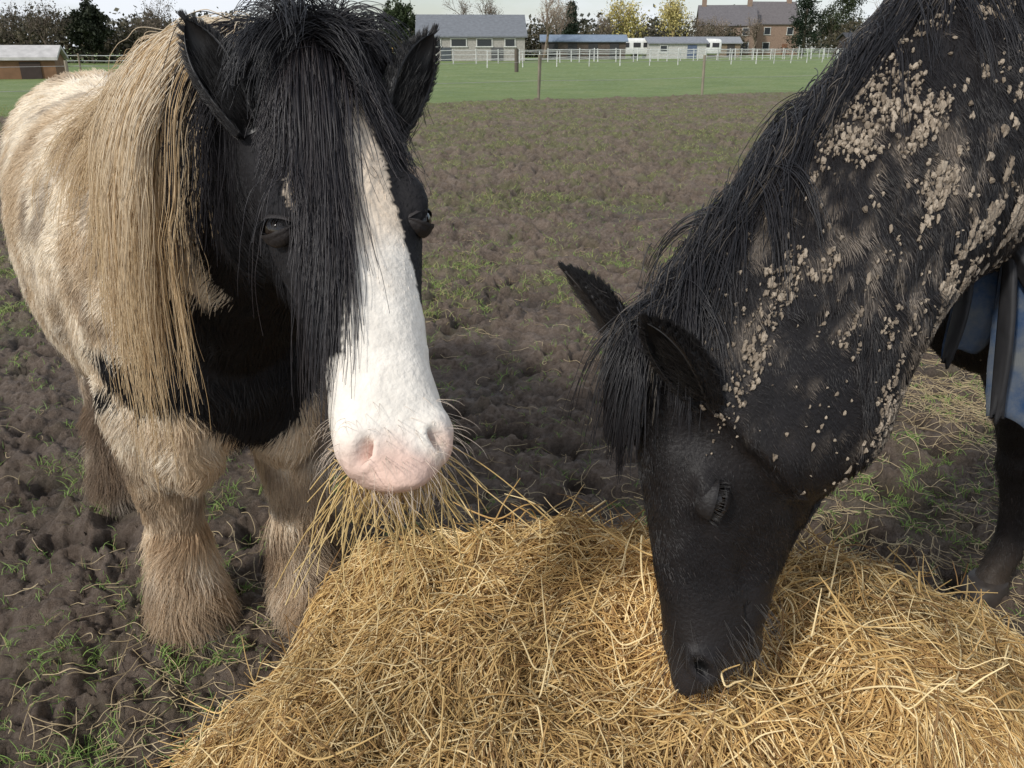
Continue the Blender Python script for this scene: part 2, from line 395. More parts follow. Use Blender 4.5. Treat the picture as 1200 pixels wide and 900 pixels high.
def ear(name,base,tip,opn,width,mat,parent,col=(.012,.011,.011),colin=(.05,.04,.035),curl=2.0):
    base=A(*base);tip=A(*tip);ax=tip-base;Ln=np.linalg.norm(ax);ax_=ax/Ln
    base=base-ax_*.03;ax=tip-base
    o=nrm(opn-np.dot(opn,ax_)*ax_);sd=np.cross(ax_,o);nk,nf=18,22
    V=[];C=[]
    for layer,(sc,cc) in enumerate(((1,col),(.86,colin))):
        for i in range(nk):
            k=i/(nk-1);r_=width*.5*sc*max((.62+1.15*k-.35*k*k)*(1-k**2.6)**.8,.02)
            opening=curl+ .65*(1-k)
            for j in range(nf):
                ph=-opening+2*opening*j/(nf-1)
                p=base+ax*k+r_*(-o*math.cos(ph)*.75+sd*math.sin(ph))+o*(.03*k*k*Ln/.15)+o*(.004*layer)
                V.append(p);C.append(cc)
    F=[]
    for l_ in range(2):
        for i in range(nk-1):
            for j in range(nf-1):
                q=[l_*nk*nf+i*nf+j,l_*nk*nf+i*nf+j+1,l_*nk*nf+(i+1)*nf+j+1,l_*nk*nf+(i+1)*nf+j]
                F.append(q if l_==0 else q[::-1])
    for i in range(nk-1):
        for j in (0,nf-1):
            F.append([i*nf+j,(i+1)*nf+j,nk*nf+(i+1)*nf+j,nk*nf+i*nf+j])
    V=np.array(V);C=np.array(C);mesh_np(name,V,F,mat,C,True,parent)
    ii=rng.integers(0,nk*nf,5200);Pp=V[ii]+rng.normal(0,.0015,(5200,3))
    cen=base+ax*(((Pp-base)@ax/np.dot(ax,ax))[:,None]);Nn=nrm(Pp-cen)
    fur(name+'_hair',Pp,Nn,np.tile(ax_,(5200,1)),np.full(5200,.014),.5,.0007,np.tile(A(*col)*1.3,(5200,1)),mat,parent)
    k2=rng.random(900)*.6+.05;Pp=base+ax*k2[:,None]+sd*rng.normal(0,width*.2,(900,1))
    fur(name+'_inner_hair',Pp,np.tile(o,(900,1)),np.tile(ax_,(900,1)),np.full(900,.035),.8,.0006,np.tile(A(*colin),(900,1)),mat,parent,K=4)
def lids(name,c,out,up,r,parent,col,mat,hu=.25,hl=.55,lash=True):
    """eyeball plus an upper and lower lid shell wrapped round it; hu/hl = lid edge angles above/below centre (rad)"""
    out=nrm(out);tx=nrm(np.cross(up,out));up=np.cross(out,tx);acc=Acc()
    ellipsoid(acc,c,(tx,up,out),(r,r,r),20);acc.build(name+'_ball',M_eye,True,parent)
    a2=Acc()
    for sg,edge in ((1,hu),(-1,hl)):
        V=[];F=[];n1_,n2_=12,20
        for i in range(n1_):
            k=i/(n1_-1)
            for j in range(n2_):
                bb=-1.5+3.0*j/(n2_-1)
                e_=edge*math.cos(bb)**.6 if math.cos(bb)>0 else 0
                el=(e_+(1.5-e_)*k)*sg
                rr_=r*(1.14 if k<.2 else 1.08)
                dv=out*math.cos(el)*math.cos(bb)+up*math.sin(el)*math.cos(bb)*1.1+tx*math.sin(bb)*1.35
                V.append(np.asarray(c)+dv*rr_)
        for i in range(n1_-1):
            for j in range(n2_-1): F.append((i*n2_+j,i*n2_+j+1,(i+1)*n2_+j+1,(i+1)*n2_+j))
        a2.add(V,F,col)
    a2.build(name+'_lids',mat,True,parent)
    if lash:
        bb=rng.uniform(-1.1,1.1,60);el=hu*np.cos(bb)**.6
        rt=np.asarray(c)+r*1.12*(out*(np.cos(el)*np.cos(bb))[:,None]+up*(np.sin(el)*np.cos(bb))[:,None]*1.1+tx*np.sin(bb)[:,None]*1.35)
        dr=nrm(out*1.0-up*.25+tx*(np.sin(bb)*.6)[:,None]+rng.normal(0,.12,(60,3)));t=np.linspace(0,1,4)
        curves(name+'_lashes',rt[:,None]+dr[:,None]*(.012*t)[None,:,None]-up*(.010*t*t)[None,:,None],.0005*(1-.7*t)[None],np.tile(A(.01,.009,.009),(60,1)),M_gloss,parent)
def head_rings(D0,a,n,s,L,st):
    R=[]
    for t,w,dp,lf in st: R.append((D0+a*t*L-n*dp*.42,s,n,w,dp*.42,dp*.58,lf))
    return R

# ================================================================= PIEBALD COB
cob=empty('piebald_cob_horse')
F0=A(-.80,2.08,0);f=A(.55,-.835,0);f/=np.linalg.norm(f);l=A(-f[1],f[0],0);up=A(0,0,1)
W=lambda x,y,z: F0+f*x+l*y+up*z
D0=A(-.2855,1.387,1.562);D1=A(-.147,1.026,1.071);HL=np.linalg.norm(D1-D0);a=(D1-D0)/HL
s=nrm(A(-a[1],a[0],0));n=np.cross(a,s)
acc=Acc()
B=[(-1.40,1.12,.08,.12),(-1.33,1.12,.24,.30),(-1.15,1.12,.33,.40),(-.85,1.08,.35,.41),(-.55,1.05,.37,.42),(-.25,1.06,.35,.42),(.0,1.06,.31,.41),(.14,1.02,.27,.37),(.26,.97,.21,.28),(.33,.95,.10,.13)]
loft(acc,[(W(x,0,z),l,up,w,h) for x,z,w,h in B])
NB=[(-.10,1.12,.20,.34),(.12,1.18,.21,.36),(.32,1.29,.175,.315),(.50,1.38,.145,.25),(.66,1.425,.125,.20),(.80,1.43,.105,.14)]
nu_=nrm(-f*.35+up*.94)
loft(acc,[(W(x,.04*max(x,0),z),l,nu_,w,h) for x,z,w,h in NB])
st=[(-.10,.07,.15,1),(0,.098,.22,.9),(.12,.114,.27,.85),(.26,.124,.30,.8),(.38,.122,.29,.75),(.5,.104,.245,.75),(.62,.086,.20,.8),(.74,.077,.175,.9),(.86,.084,.168,.95),(.95,.080,.155,1),(1.02,.058,.115,1),(1.06,.02,.04,1)]
loft(acc,head_rings(D0,a,n,s,HL,st))
for sg in (-1,1):
    ellipsoid(acc,D0+a*HL*.335+s*sg*.097-n*.035,(a,s,n),(.05,.028,.028))
    ellipsoid(acc,D0+a*HL*.60+s*sg*.066-n*.05,(a,s,n),(.12,.018,.02))
    ellipsoid(acc,D0+a*HL*.93+s*sg*.055-n*.045,(a,s,n),(.045,.034,.045))
    ellipsoid(acc,W(.16,sg*.12,.76),(up,l,f),(.20,.11,.13))   # breast muscles running into the forearms
ellipsoid(acc,D0+a*HL*.97-n*.135,(a,s,n),(.045,.048,.035))
def leg(pts):
    loft(acc,[(W(x,y,z),l,f,w,h) for x,y,z,w,h in pts],20)
LEGS=((-.04,-.15,-1),(.10,.165,1))
for (fx,fy,sg) in LEGS:
    leg([(-.02,sg*.17,.95,.10,.17),(0,sg*.17,.76,.115,.16),(.5*fx,.5*(fy+sg*.17),.6,.10,.125),(fx,fy,.44,.080,.09),(fx,fy,.32,.062,.066),(fx,fy,.2,.066,.075),(fx+.02,fy,.1,.08,.09),(fx+.03,fy,.03,.09,.105)])
for (hx,hy_,sg) in ((-.98,-.17,-1),(-1.18,.19,1)):
    leg([(-1.12,sg*.16,1.1,.13,.22),(-1.08,sg*.18,.85,.13,.22),(hx-.02,sg*.18,.68,.10,.15),(hx-.10,hy_,.52,.072,.095),(hx-.10,hy_,.44,.065,.08),(hx-.06,hy_,.3,.055,.06),(hx-.02,hy_,.18,.066,.07),(hx+.02,hy_,.08,.082,.09),(hx+.03,hy_,.02,.09,.10)])
body,me=finish_body(acc,'body',.0078,cob,M_skin,12)
V,Nn=get_vn(me)
def headc(P): 
    hp=P-D0;return hp@a/HL,hp@s,-(hp@n)
t,sd,dp=headc(V)
V=V+Nn*((fbm3(V*7,2,5)-.5)*.014*(t<-.05))[:,None]
nost=[D0+a*HL*.955+s*sg*.052-n*.03 for sg in (-1,1)]
nin=np.zeros(len(V))
for sg,c_ in zip((-1,1),nost):
    q=V-c_;qa=q@a;qs=(q@s)*sg;qn=q@n
    dd=np.sqrt((qa*.9+qs*.3)**2/.022**2+(qs*.8-qa*.3)**2/.0125**2+qn**2/.045**2)
    k=sstep(1,.35,dd);V-= (n*.010+s*sg*.012)[None]*k[:,None]*2.0;nin=np.maximum(nin,k)
    V+=Nn*(.005*np.exp(-((dd-1.25)/.3)**2))[:,None]
k=np.exp(-((dp-.112-.02*(t-.9))/.004)**2)*(t>.74)*(t<1.08);V-=Nn*(k*.007)[:,None]
put_v(me,V);V,Nn=get_vn(me)
def cob_col(P,jit=0):
    t,sd,dp=headc(P);L_=P-F0;x=L_@f;y=L_@l;z=P[:,2]
    if jit: x=x+rng.normal(0,jit,len(x));z=z+rng.normal(0,jit,len(z))
    nA=fbm3(P*5,3,90);nB=fbm3(P*16,2,94);nC=fbm3(P*2.2,2,97);nD=fbm3(P*9+5,3,99)
    C=mix((.86,.77,.63),(.60,.47,.32),sstep(.42,.64,.6*nA+.4*nB))
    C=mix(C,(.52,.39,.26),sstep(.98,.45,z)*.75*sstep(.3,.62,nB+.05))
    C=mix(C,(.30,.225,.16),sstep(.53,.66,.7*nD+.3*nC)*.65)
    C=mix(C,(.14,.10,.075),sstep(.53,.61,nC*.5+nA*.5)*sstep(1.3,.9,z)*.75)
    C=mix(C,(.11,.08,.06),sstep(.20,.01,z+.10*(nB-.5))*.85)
    hd=(t>-.12)&(np.abs(sd)<.2)&(dp<.36)&(x>.58)
    e1=.40*(nA-.5)+.14*(nB-.5)
    m1=(x>.09+e1)&(z<1.06+.3*np.maximum(x-.1,0)+.5*e1)&(z>.70+.8*e1+.10*np.abs(y)/.2)
    m1=m1&~((y<-.22+.1*(nA-.5))&(z>.95)&(x<.25))
    m2=(x>.56+.1*(nA-.5))
    C=np.where((m1|m2)[:,None],A(.014,.013,.014),C)
    bw=np.interp(t,[.03,.10,.3,.45,.6,.72,.80],[0,.032,.044,.050,.060,.078,.3])
    bl=hd&(np.abs(sd-.018)<bw+.008*(nB-.5)*2)&((dp<.075)|(t>.76))
    wp=hd&(np.sqrt(((t-.31)/.06)**2+((sd+.075)/.022)**2)<1)&(dp<.08)
    C=np.where((bl|wp)[:,None],mix((.84,.78,.69),(.74,.61,.47),sstep(.4,.7,nA)),C)
    pink=sstep(.88,1.0,t+.06*(nA-.5))*hd*.7
    C=mix(C,(.70,.43,.34),pink*sstep(.32,.6,nB+.15))
    C=mix(C,(.58,.38,.25),hd*(t>.82)*sstep(.09,.14,dp)*.5)
    return C
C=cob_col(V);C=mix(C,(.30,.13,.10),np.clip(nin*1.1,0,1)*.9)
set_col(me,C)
Tr=tris(me)
bvh=BVHTree.FromPolygons([tuple(q) for q in V],Tr.tolist())
def wf(P,Nv):
    t,sd,dp=headc(P);return np.where((t>.0)&(np.abs(sd)<.16)&(((P-F0)@f)>.6),1.8,1.0)*np.where(P[:,2]<.45,1.6,1)*np.where(((P-F0)@f)<-.9,.6,1)
P,Nv=sample(V,Nn,Tr,155000,wf)
t,sd,dp=headc(P);x=(P-F0)@f;y=(P-F0)@l;z=P[:,2];hd=(t>-.0)&(x>.62)
fl=np.tile(-f*.5-up*.9,(len(P),1));fl=np.where((z<.6)[:,None],-up+0*fl,fl);fl=np.where(hd[:,None],a*1.0,fl)
low=sstep(.45,.2,z)
L_=.032+.016*fbm3(P*4,2,3)+low*.04;L_=np.where(hd,np.where(t>.6,.006,.010)+.02*sstep(.12,.22,dp),L_)
lift=np.where(hd,.25,.34)+low*.3
k=~(hd&(t>.93))
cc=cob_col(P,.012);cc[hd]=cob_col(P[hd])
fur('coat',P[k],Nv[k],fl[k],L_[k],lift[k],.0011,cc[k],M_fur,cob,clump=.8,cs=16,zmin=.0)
P,Nv=sample(V,Nn,Tr,24000,lambda P,N_: (P[:,2]<.38)*(P[:,2]>.05)*1.0)
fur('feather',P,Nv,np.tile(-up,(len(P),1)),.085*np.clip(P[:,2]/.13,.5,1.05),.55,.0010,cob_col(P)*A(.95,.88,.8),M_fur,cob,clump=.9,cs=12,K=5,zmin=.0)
P,Nv=sample(V,Nn,Tr,6000,lambda P,N_: ((headc(P)[0]>.2)&(headc(P)[0]<1.0)&(headc(P)[2]>.14)&(np.abs(headc(P)[1])<.12)&(((P-F0)@f)>.6))*1.0)
fur('beard',P,Nv,np.tile(-up,(len(P),1)),np.full(len(P),.045),.4,.0008,cob_col(P),M_fur,cob,K=4)
P,Nv=sample(V,Nn,Tr,240,lambda P,N_: ((headc(P)[0]>.85)&(((P-F0)@f)>.6))*1.0)
fur('whiskers',P,Nv,np.tile(a,(len(P),1)),np.full(len(P),.035),1.3,.00035,np.tile(A(.6,.5,.4),(len(P),1)),M_fur,cob,K=4)
ac=Acc()
for (hx_,hy_) in ((LEGS[0][0]+.03,LEGS[0][1]),(LEGS[1][0]+.03,LEGS[1][1]),(-.95,-.17),(-1.15,.19)):
    loft(ac,[(W(hx_,hy_,.075),l,f,.07,.075),(W(hx_+.01,hy_,.04),l,f,.085,.095),(W(hx_+.015,hy_,-.01),l,f,.09,.105)],20,3)
ac.C=[np.tile(A(.08,.06,.045),(len(q),1)) for q in ac.V];ac.build('hooves',M_horn,True,cob)
ear('ear_right',(-.430,1.39,1.500),(-.505,1.445,1.625),nrm(n*.55+A(-.25,0,0)),.078,M_gloss,cob,curl=1.8,colin=(.016,.015,.015))
ear('ear_left',(-.195,1.42,1.484),(-.152,1.50,1.612),nrm(n*.55+A(.5,-.1,0)),.080,M_gloss,cob,curl=1.8,colin=(.016,.015,.015))
for sg,nm in ((-1,'eye_right'),(1,'eye_left')):
    q=D0+a*HL*.41+s*sg*.16-n*.040;loc,nn_,_,_=bvh.find_nearest(Vector(q))
    o_=nrm(s*sg+n*.75);lids(nm,np.array(loc)-o_*(.0185 if sg>0 else .012),o_,nrm(-a+n*.3),.024,cob,(.03,.026,.025),M_skinb,.32,.45,lash=sg<0)
def crest(x):
    xs=[q[0] for q in NB];c_=W(x,.04*max(x,0),np.interp(x,xs,[q[1] for q in NB]));return c_+nu_*(np.interp(x,xs,[q[3] for q in NB])-.01)
nG=420;xs=.06+.66*rng.random(nG)**.8;roots=np.array([crest(x_) for x_ in xs])+l*rng.normal(0,.014,(nG,1))
dirs=nrm(-l*.85+up*.3+f*rng.normal(-.05,.34,(nG,1)));Ls=rng.uniform(.26,.95,nG)*np.interp(xs,[.06,.4,.62,.64,.72],[.40,.8,1.0,.62,.50])
G=guides(roots,dirs,Ls,bvh,grav=.33,K=14,off=.012)
G=G+np.cumsum(rng.normal(0,.0045,G.shape),1)
mc=21;P=children(G,mc,.013,.003,.011,.4);xx=np.repeat(xs,mc);tt=np.linspace(0,1,14)
gt=np.repeat(rng.random(nG),mc)
c0=mix(mix((.86,.78,.63),(.58,.44,.28),rng.random(len(P))*.4+gt*.6),(.88,.81,.68),rng.random(len(P))*.5);c1=mix((.36,.23,.11),(.68,.52,.31),.4*rng.random(len(P))+.6*gt)
CC=c0[:,None]*(1-tt[None,:,None]**1.1)+c1[:,None]*tt[None,:,None]**1.1
bk=(xx>.655)[:,None,None];CC=np.where(bk,A(.014,.012,.014),CC)
curves('mane',P,.0009*(1-.6*tt)[None],CC,M_fur,cob)
nG=40;xs=rng.uniform(0,.74,nG);roots=np.array([crest(x_) for x_ in xs])
G=guides(roots,nrm(l*.85+up*.4+f*rng.normal(0,.2,(nG,1))),rng.uniform(.2,.4,nG),bvh,K=10)
P=children(G,30,.014,.004);bk=(np.repeat(xs,30)>.55)[:,None];curves('mane_far_side',P,.0009*(1-.6*np.linspace(0,1,10))[None],np.where(bk,A(.014,.012,.014),A(.7,.58,.4)),M_fur,cob)
def froots(tt_,ss):
    o_=[]
    for q in D0+a*(tt_*HL)[:,None]+s*ss[:,None]:
        loc,nn_,_,_=bvh.find_nearest(Vector(q+n*.05));o_.append(np.array(loc))
    return np.array(o_)
FL=[]
nG=50;ss=rng.uniform(-.055,.0,nG);R_=froots(rng.uniform(-.14,.08,nG),ss)
FL.append(guides(R_,nrm(a*.8+n*.40+s*((ss+.03)*1.0-.12)[:,None]+rng.normal(0,.06,(nG,3))),rng.uniform(.28,.60,nG),bvh,grav=.24,K=15,off=.009))
nG=52;ss=np.where(rng.random(nG)<.45,rng.uniform(.03,.10,nG),rng.uniform(-.11,-.06,nG));R_=froots(rng.uniform(-.14,.04,nG),ss)
FL.append(guides(R_,nrm(a*.6+n*.4+s*(np.sign(ss)*.45+ss*2.5)[:,None]+rng.normal(0,.13,(nG,3))),rng.uniform(.10,.21,nG),bvh,grav=.28,K=15,off=.006))
nG=26;ss=np.where(rng.random(nG)<.5,rng.uniform(-.02,.07,nG),rng.uniform(-.1,-.06,nG));R_=froots(rng.uniform(-.1,.06,nG),ss)
FL.append(guides(R_,nrm(a*.6+n*.6+s*(-.15)+rng.normal(0,.14,(nG,3))),rng.uniform(.16,.46,nG),bvh,grav=.28,K=15,off=.010))
tt=np.linspace(0,1,15)
for G,mc,nm in ((FL[0],36,'forelock'),(FL[1],30,'forelock_short_sides'),(FL[2],6,'forelock_wisps')):
    P=children(G,mc,.008,.0022,.008,.4);c1=mix((.012,.011,.014),(.035,.028,.028),rng.random(len(P)))
    curves(nm,P,.0008*(1-.6*tt)[None],c1,M_gloss,cob)
nG=80;rt=np.array([D0+a*HL*rng.uniform(-.25,0)+s*rng.uniform(-.11,.10)+n*-.03 for _ in range(nG)])
rt=np.array([np.array(bvh.find_nearest(Vector(q+up*.06))[0]) for q in rt])
G=guides(rt,nrm(up*.8+s*rng.normal(0,.7,(nG,1))+rng.normal(0,.2,(nG,3))),rng.uniform(.08,.20,nG),bvh,grav=.26,K=10)
curves('poll_tuft',children(G,28,.013,.004,.006),.0009*(1-.6*np.linspace(0,1,10))[None],np.tile(A(.014,.013,.015),(nG*28,1)),M_gloss,cob)
nG=30;rt=np.array([crest(x_) for x_ in rng.uniform(.40,.66,nG)])
G=guides(rt,nrm(-l*1.0+f*.25+up*.25+rng.normal(0,.2,(nG,3))),rng.uniform(.7,1.02,nG),bvh,grav=.4,K=16,off=.025)
G=G+np.cumsum(rng.normal(0,.004,G.shape),1)
tt=np.linspace(0,1,16);P=children(G,15,.009,.003,.010,.5)
CC=mix((.72,.56,.36),(.44,.29,.14),rng.random(len(P)))
curves('mane_long_locks',P,.0008*(1-.5*tt)[None],CC,M_fur,cob)
nG=40;rt=W(-1.37,0,1.30)+rng.normal(0,.025,(nG,3))
G=guides(rt,nrm(-f*.8-up*.3+rng.normal(0,.1,(nG,3))),rng.uniform(.8,1.15,nG),bvh,grav=.5,K=12)
curves('tail',children(G,50,.02,.02,.01),.001*np.ones((1,12)),np.tile(A(.6,.48,.3),(nG*50,1)),M_fur,cob)
nH=260;base=D0+a*HL*1.0-n*.115+s*rng.uniform(-.065,.065,(nH,1))+a*rng.uniform(-.05,.0,(nH,1))
dr=nrm(s*rng.normal(0,.75,(nH,1))-up*rng.uniform(-.1,.9,(nH,1))+n*rng.normal(.0,.5,(nH,1)));tt=np.linspace(-.4,1,6)
LL=(.03+.11*rng.random(nH)**1.5)[:,None,None];bend=rng.normal(0,.3,(nH,1,3))
P=base[:,None]+dr[:,None]*LL*tt[None,:,None]-up*(LL*.9*np.clip(tt,0,1)[None,:,None]**2)+bend*LL*(np.clip(tt,0,1)**2)[None,:,None]
curves('mouthful_of_hay',P,np.full((1,6),.00085),mix((.42,.28,.10),(.74,.56,.27),rng.random(nH)),M_hay,cob)
print('cob done',time.time()-T0)

# ================================================================= BLACK HORSE
bh=empty('black_horse')
F0b=A(1.45,1.98,0);fb=nrm(A(-.89,-.45,0));lb=A(-fb[1],fb[0],0)
Wb=lambda x,y,z: F0b+fb*x+lb*y+up*z
E0=A(.186,1.306,1.148);E1=A(.280,1.1635,.583);HLb=np.linalg.norm(E1-E0);ab=(E1-E0)/HLb
sb=A(.30,-.95,0);sb=nrm(sb-np.dot(sb,ab)*ab);nb_=np.cross(ab,sb)
if nb_[0]>0: nb_=-nb_
acc=Acc()
B=[(-1.28,1.32,.06,.12),(-1.22,1.32,.22,.28),(-1.0,1.33,.31,.37),(-.7,1.30,.32,.38),(-.35,1.27,.33,.39),(-.05,1.28,.30,.41),(.2,1.30,.26,.41),(.38,1.24,.22,.34),(.50,1.16,.16,.22),(.56,1.14,.08,.10)]
loft(acc,[(Wb(x,0,z),lb,up,w,h) for x,z,w,h in B])
pairs=[(Wb(.05,0,1.72),Wb(.35,0,1.0),.21),(A(.86,1.79,1.73),A(1.02,1.72,1.14),.195),(A(.72,1.69,1.665),A(.86,1.58,1.18),.17),(A(.55,1.58,1.507),A(.735,1.43,1.13),.14),(A(.394,1.45,1.355),A(.665,1.344,1.045),.122),(A(.295,1.375,1.25),A(.615,1.275,.965),.113),(A(.235,1.33,1.18),A(.555,1.24,.93),.105),(A(.21,1.30,1.12),A(.47,1.20,.90),.095)]
rg=[]
for c_,th_,w in pairs:
    u_=c_-th_;h=np.linalg.norm(u_)/2;rg.append(((c_+th_)/2,nrm(lb-np.dot(lb,u_/(2*h))*u_/(2*h)),u_/(2*h),w,h))
loft(acc,rg)
stb=[(-.06,.06,.14,1),(0,.085,.26,.9),(.12,.106,.36,.85),(.26,.114,.415,.8),(.4,.110,.405,.78),(.52,.096,.355,.78),(.64,.078,.29,.8),(.76,.068,.232,.85),(.87,.068,.195,.9),(.96,.062,.16,.95),(1.03,.045,.105,1),(1.07,.018,.04,1)]
loft(acc,head_rings(E0,ab,nb_,sb,HLb,stb))
for sg in (-1,1):
    ellipsoid(acc,E0+ab*HLb*.43+sb*sg*.094-nb_*.062,(ab,sb,nb_),(.042,.020,.022))
    ellipsoid(acc,E0+ab*HLb*.64+sb*sg*.064-nb_*.10,(ab,sb,nb_),(.12,.013,.015))
    ellipsoid(acc,E0+ab*HLb*.93+sb*sg*.042-nb_*.05,(ab,sb,nb_),(.045,.028,.035))
    ellipsoid(acc,E0+ab*HLb*.33+sb*sg*.068-nb_*.26,(ab,sb,nb_),(.13,.036,.12))
ellipsoid(acc,E0+ab*HLb*.95-nb_*.15,(ab,sb,nb_),(.05,.038,.03))
def legb(pts): loft(acc,[(Wb(x,y,z),lb,fb,w,h) for x,y,z,w,h in pts],20)
LB=((-.14,-.15,-1),(-.12,.15,1))
for (fx,fy,sg) in LB:
    legb([(.2,sg*.16,1.15,.09,.17),(.13,sg*.16,.95,.085,.13),(.02,fy,.75,.068,.085),(fx+.06,fy,.54,.055,.06),(fx+.05,fy,.48,.056,.062),(fx+.03,fy,.40,.042,.045),(fx+.0,fy,.26,.036,.04),(fx,fy,.17,.046,.05),(fx+.03,fy,.1,.042,.048),(fx+.05,fy,.04,.06,.07),(fx+.05,fy,.0,.065,.075)])
for (hx,fy,sg) in ((-1.0,-.15,-1),(-1.15,.15,1)):
    legb([(-1.0,sg*.15,1.25,.12,.22),(-.98,sg*.16,1.0,.11,.2),(hx-.02,sg*.16,.8,.085,.13),(hx-.12,fy,.62,.055,.08),(hx-.13,fy,.54,.052,.07),(hx-.1,fy,.42,.038,.045),(hx-.07,fy,.26,.036,.04),(hx-.05,fy,.17,.045,.05),(hx-.02,fy,.1,.042,.048),(hx,fy,.0,.062,.075)])
bodyb,meb=finish_body(acc,'body',.0078,bh,M_skinb,20)
V,Nn=get_vn(meb)
def headb(P):
    hp=P-E0;return hp@ab/HLb,hp@sb,-(hp@nb_)
t,sd,dp=headb(V);nin=np.zeros(len(V))
for sg in (-1,1):
    c_=E0+ab*HLb*.955+sb*sg*.05-nb_*.035;q=V-c_;qa=q@ab;qs=(q@sb)*sg;qn=q@nb_
    dd=np.sqrt((qa*.9-qn*.4)**2/.026**2+(qn*.9+qa*.4)**2/.013**2+qs**2/.04**2)
    k=sstep(1,.35,dd);V-=(sb*sg*.02)[None]*k[:,None];nin=np.maximum(nin,k);V+=Nn*(.006*np.exp(-((dd-1.25)/.3)**2))[:,None]
k=np.exp(-((dp-.128)/.004)**2)*(t>.80)*(t<1.08);V-=Nn*(k*.007)[:,None]
V-=Nn*(.012*np.exp(-(((t-.27)/.06)**2+((dp-.055)/.03)**2))*(np.abs(sd)>.04)*(t<.5))[:,None]
V-=Nn*(.009*np.exp(-(((t-.70)/.12)**2+((dp-.13)/.03)**2))*(np.abs(sd)>.03)*(t<1))[:,None]
V-=Nn*(.008*np.exp(-(((dp-.17-.25*(t-.3))/.018)**2))*sstep(.35,.5,t)*sstep(.85,.7,t)*(np.abs(sd)>.03))[:,None]
V+=Nn*((fbm3(V*6,2,5)-.5)*.014*(t<.0))[:,None]
V+=Nn*((fbm3(V*22,2,6)-.5)*.004)[:,None]
put_v(meb,V);V,Nn=get_vn(meb)
def mudw(P):
    t,sd,dp=headb(P);q=P-F0b;x=q@fb;y=q@lb;z=P[:,2]
    neck=sstep(.45,.8,x)*sstep(1.70,1.45,x)
    side=sstep(-.02,.08,y)
    head=((t>.0)&(np.abs(sd)<.2)&(dp<.45)&(x>1.1))
    up_=np.where(head,np.maximum(sstep(.36,.10,t)*sstep(.04,.14,dp)*.9,sstep(.62,.25,t)*sstep(.18,.30,dp)*.7),1)
    return np.clip(neck*side*up_,0,1)
down=nrm(A(-.5,-.25,-.8))
def streak(P,sc=52):
    Q=P-(P@down)[:,None]*down*.82
    return fbm3(Q*sc,3,151)
def blk_col(P,mudk=.85):
    nA=fbm3(P*14,3,120);nS=streak(P,70);nL=fbm3(P*7,3,131);w=mudw(P)
    C=mix((.008,.007,.008),(.018,.015,.014),nA)
    C=mix(C,(.21,.172,.135),w*sstep(.55,.64,.62*nS+.38*nL)*mudk)
    t,sd,dp=headb(P);C=mix(C,(.028,.025,.026),sstep(.85,1,t)*(np.abs(sd)<.15)*(P[:,2]<.8)*.7)
    z=P[:,2];C=mix(C,(.10,.075,.055),sstep(.25,.0,z)*.8)
    return C
C=blk_col(V,.30);C=mix(C,(.003,.003,.003),nin);set_col(meb,C)
Tr=tris(meb);bvb=BVHTree.FromPolygons([tuple(q) for q in V],Tr.tolist())
P,Nv=sample(V,Nn,Tr,175000,lambda P,N_: np.where(((P-F0b)@fb)>.4,2.2,.3)*np.where((P-E0)@ab>0,1.8,1))
t,sd,dp=headb(P);hd=(t>0)&(((P-F0b)@fb)>1.15)
fl=np.tile(nrm(-up*.9-fb*.1),(len(P),1));fl=np.where(hd[:,None],ab*.9-nb_*.35,fl)
cc=blk_col(P);dn=sstep(.5,.68,fbm3(P*9,3,171));dust=rng.random(len(P))<.02+.16*dn;cc=np.where(dust[:,None],cc+A(.045,.038,.033)*(.3+.9*rng.random((len(P),1))),cc)
fur('coat',P,Nv,fl,np.where(hd,np.where(t>.75,.007,.013),.022),np.where(hd,.32,.34),.0007,cc,M_gloss,bh,clump=.7,cs=32)
P,Nv=sample(V,Nn,Tr,220,lambda P,N_: ((headb(P)[0]>.80)&(P[:,2]<.75)&(np.abs(headb(P)[1])<.15))*1.0)
fur('whiskers',P,Nv,np.tile(ab,(len(P),1)),np.full(len(P),.04),1.3,.0004,np.tile(A(.06,.055,.05),(len(P),1)),M_gloss,bh,K=4)
P,Nv=sample(V,Nn,Tr,4200,lambda P,N_: mudw(P)**1.1*(.03+sstep(.50,.62,.45*fbm3(P*6,3,131)+.55*streak(P,30))))
cen_c=A(.86,1.50,1.36);dc=np.linalg.norm(P-cen_c,axis=1);big=np.exp(-(dc/.19)**2)
nf=8
th=np.linspace(0,2*np.pi,nf,endpoint=False)
tx=nrm(np.cross(Nv,A(.2,.5,.8)));ty=nrm(np.cross(Nv,tx))
sz=.0014+.0036*rng.random(len(P))**2.5+big*.0068*rng.random(len(P))**1.7
rr3=sz[:,None]*(.5+.9*rng.random((len(P),nf)))
c_,s_=np.cos(th)[None,:,None],np.sin(th)[None,:,None]
asp=(.7+1.6*rng.random((len(P),1,1)))
ring=P[:,None]+rr3[...,None]*(tx[:,None]*c_+ty[:,None]*s_*asp)+Nv[:,None]*.003
bot=ring-Nv[:,None]*.001;top=P[:,None]+(ring-P[:,None])*.75+Nv[:,None]*(.002+.15*sz)[:,None,None]+Nv[:,None]*rng.normal(0,.0007,(len(P),nf,1))
cen=(P+Nv*(.0055+.17*sz[:,None]))[:,None]
Vf=np.concatenate([bot,top,cen],1);st_=2*nf+1;base=(np.arange(len(P))*st_)[:,None,None]
fq=[[j,(j+1)%nf,nf+(j+1)%nf,nf+j] for j in range(nf)]+[[2*nf,nf+j,nf+(j+1)%nf,nf+(j+2)%nf] for j in range(0,nf,2)]
Ff=(base+np.array(fq)[None]).reshape(-1,4)
cf=mix((.20,.16,.12),(.42,.35,.27),rng.random(len(P)));mesh_np('dried_mud_flakes',Vf.reshape(-1,3),Ff,M_mudf,np.repeat(cf,st_,0),False,bh)
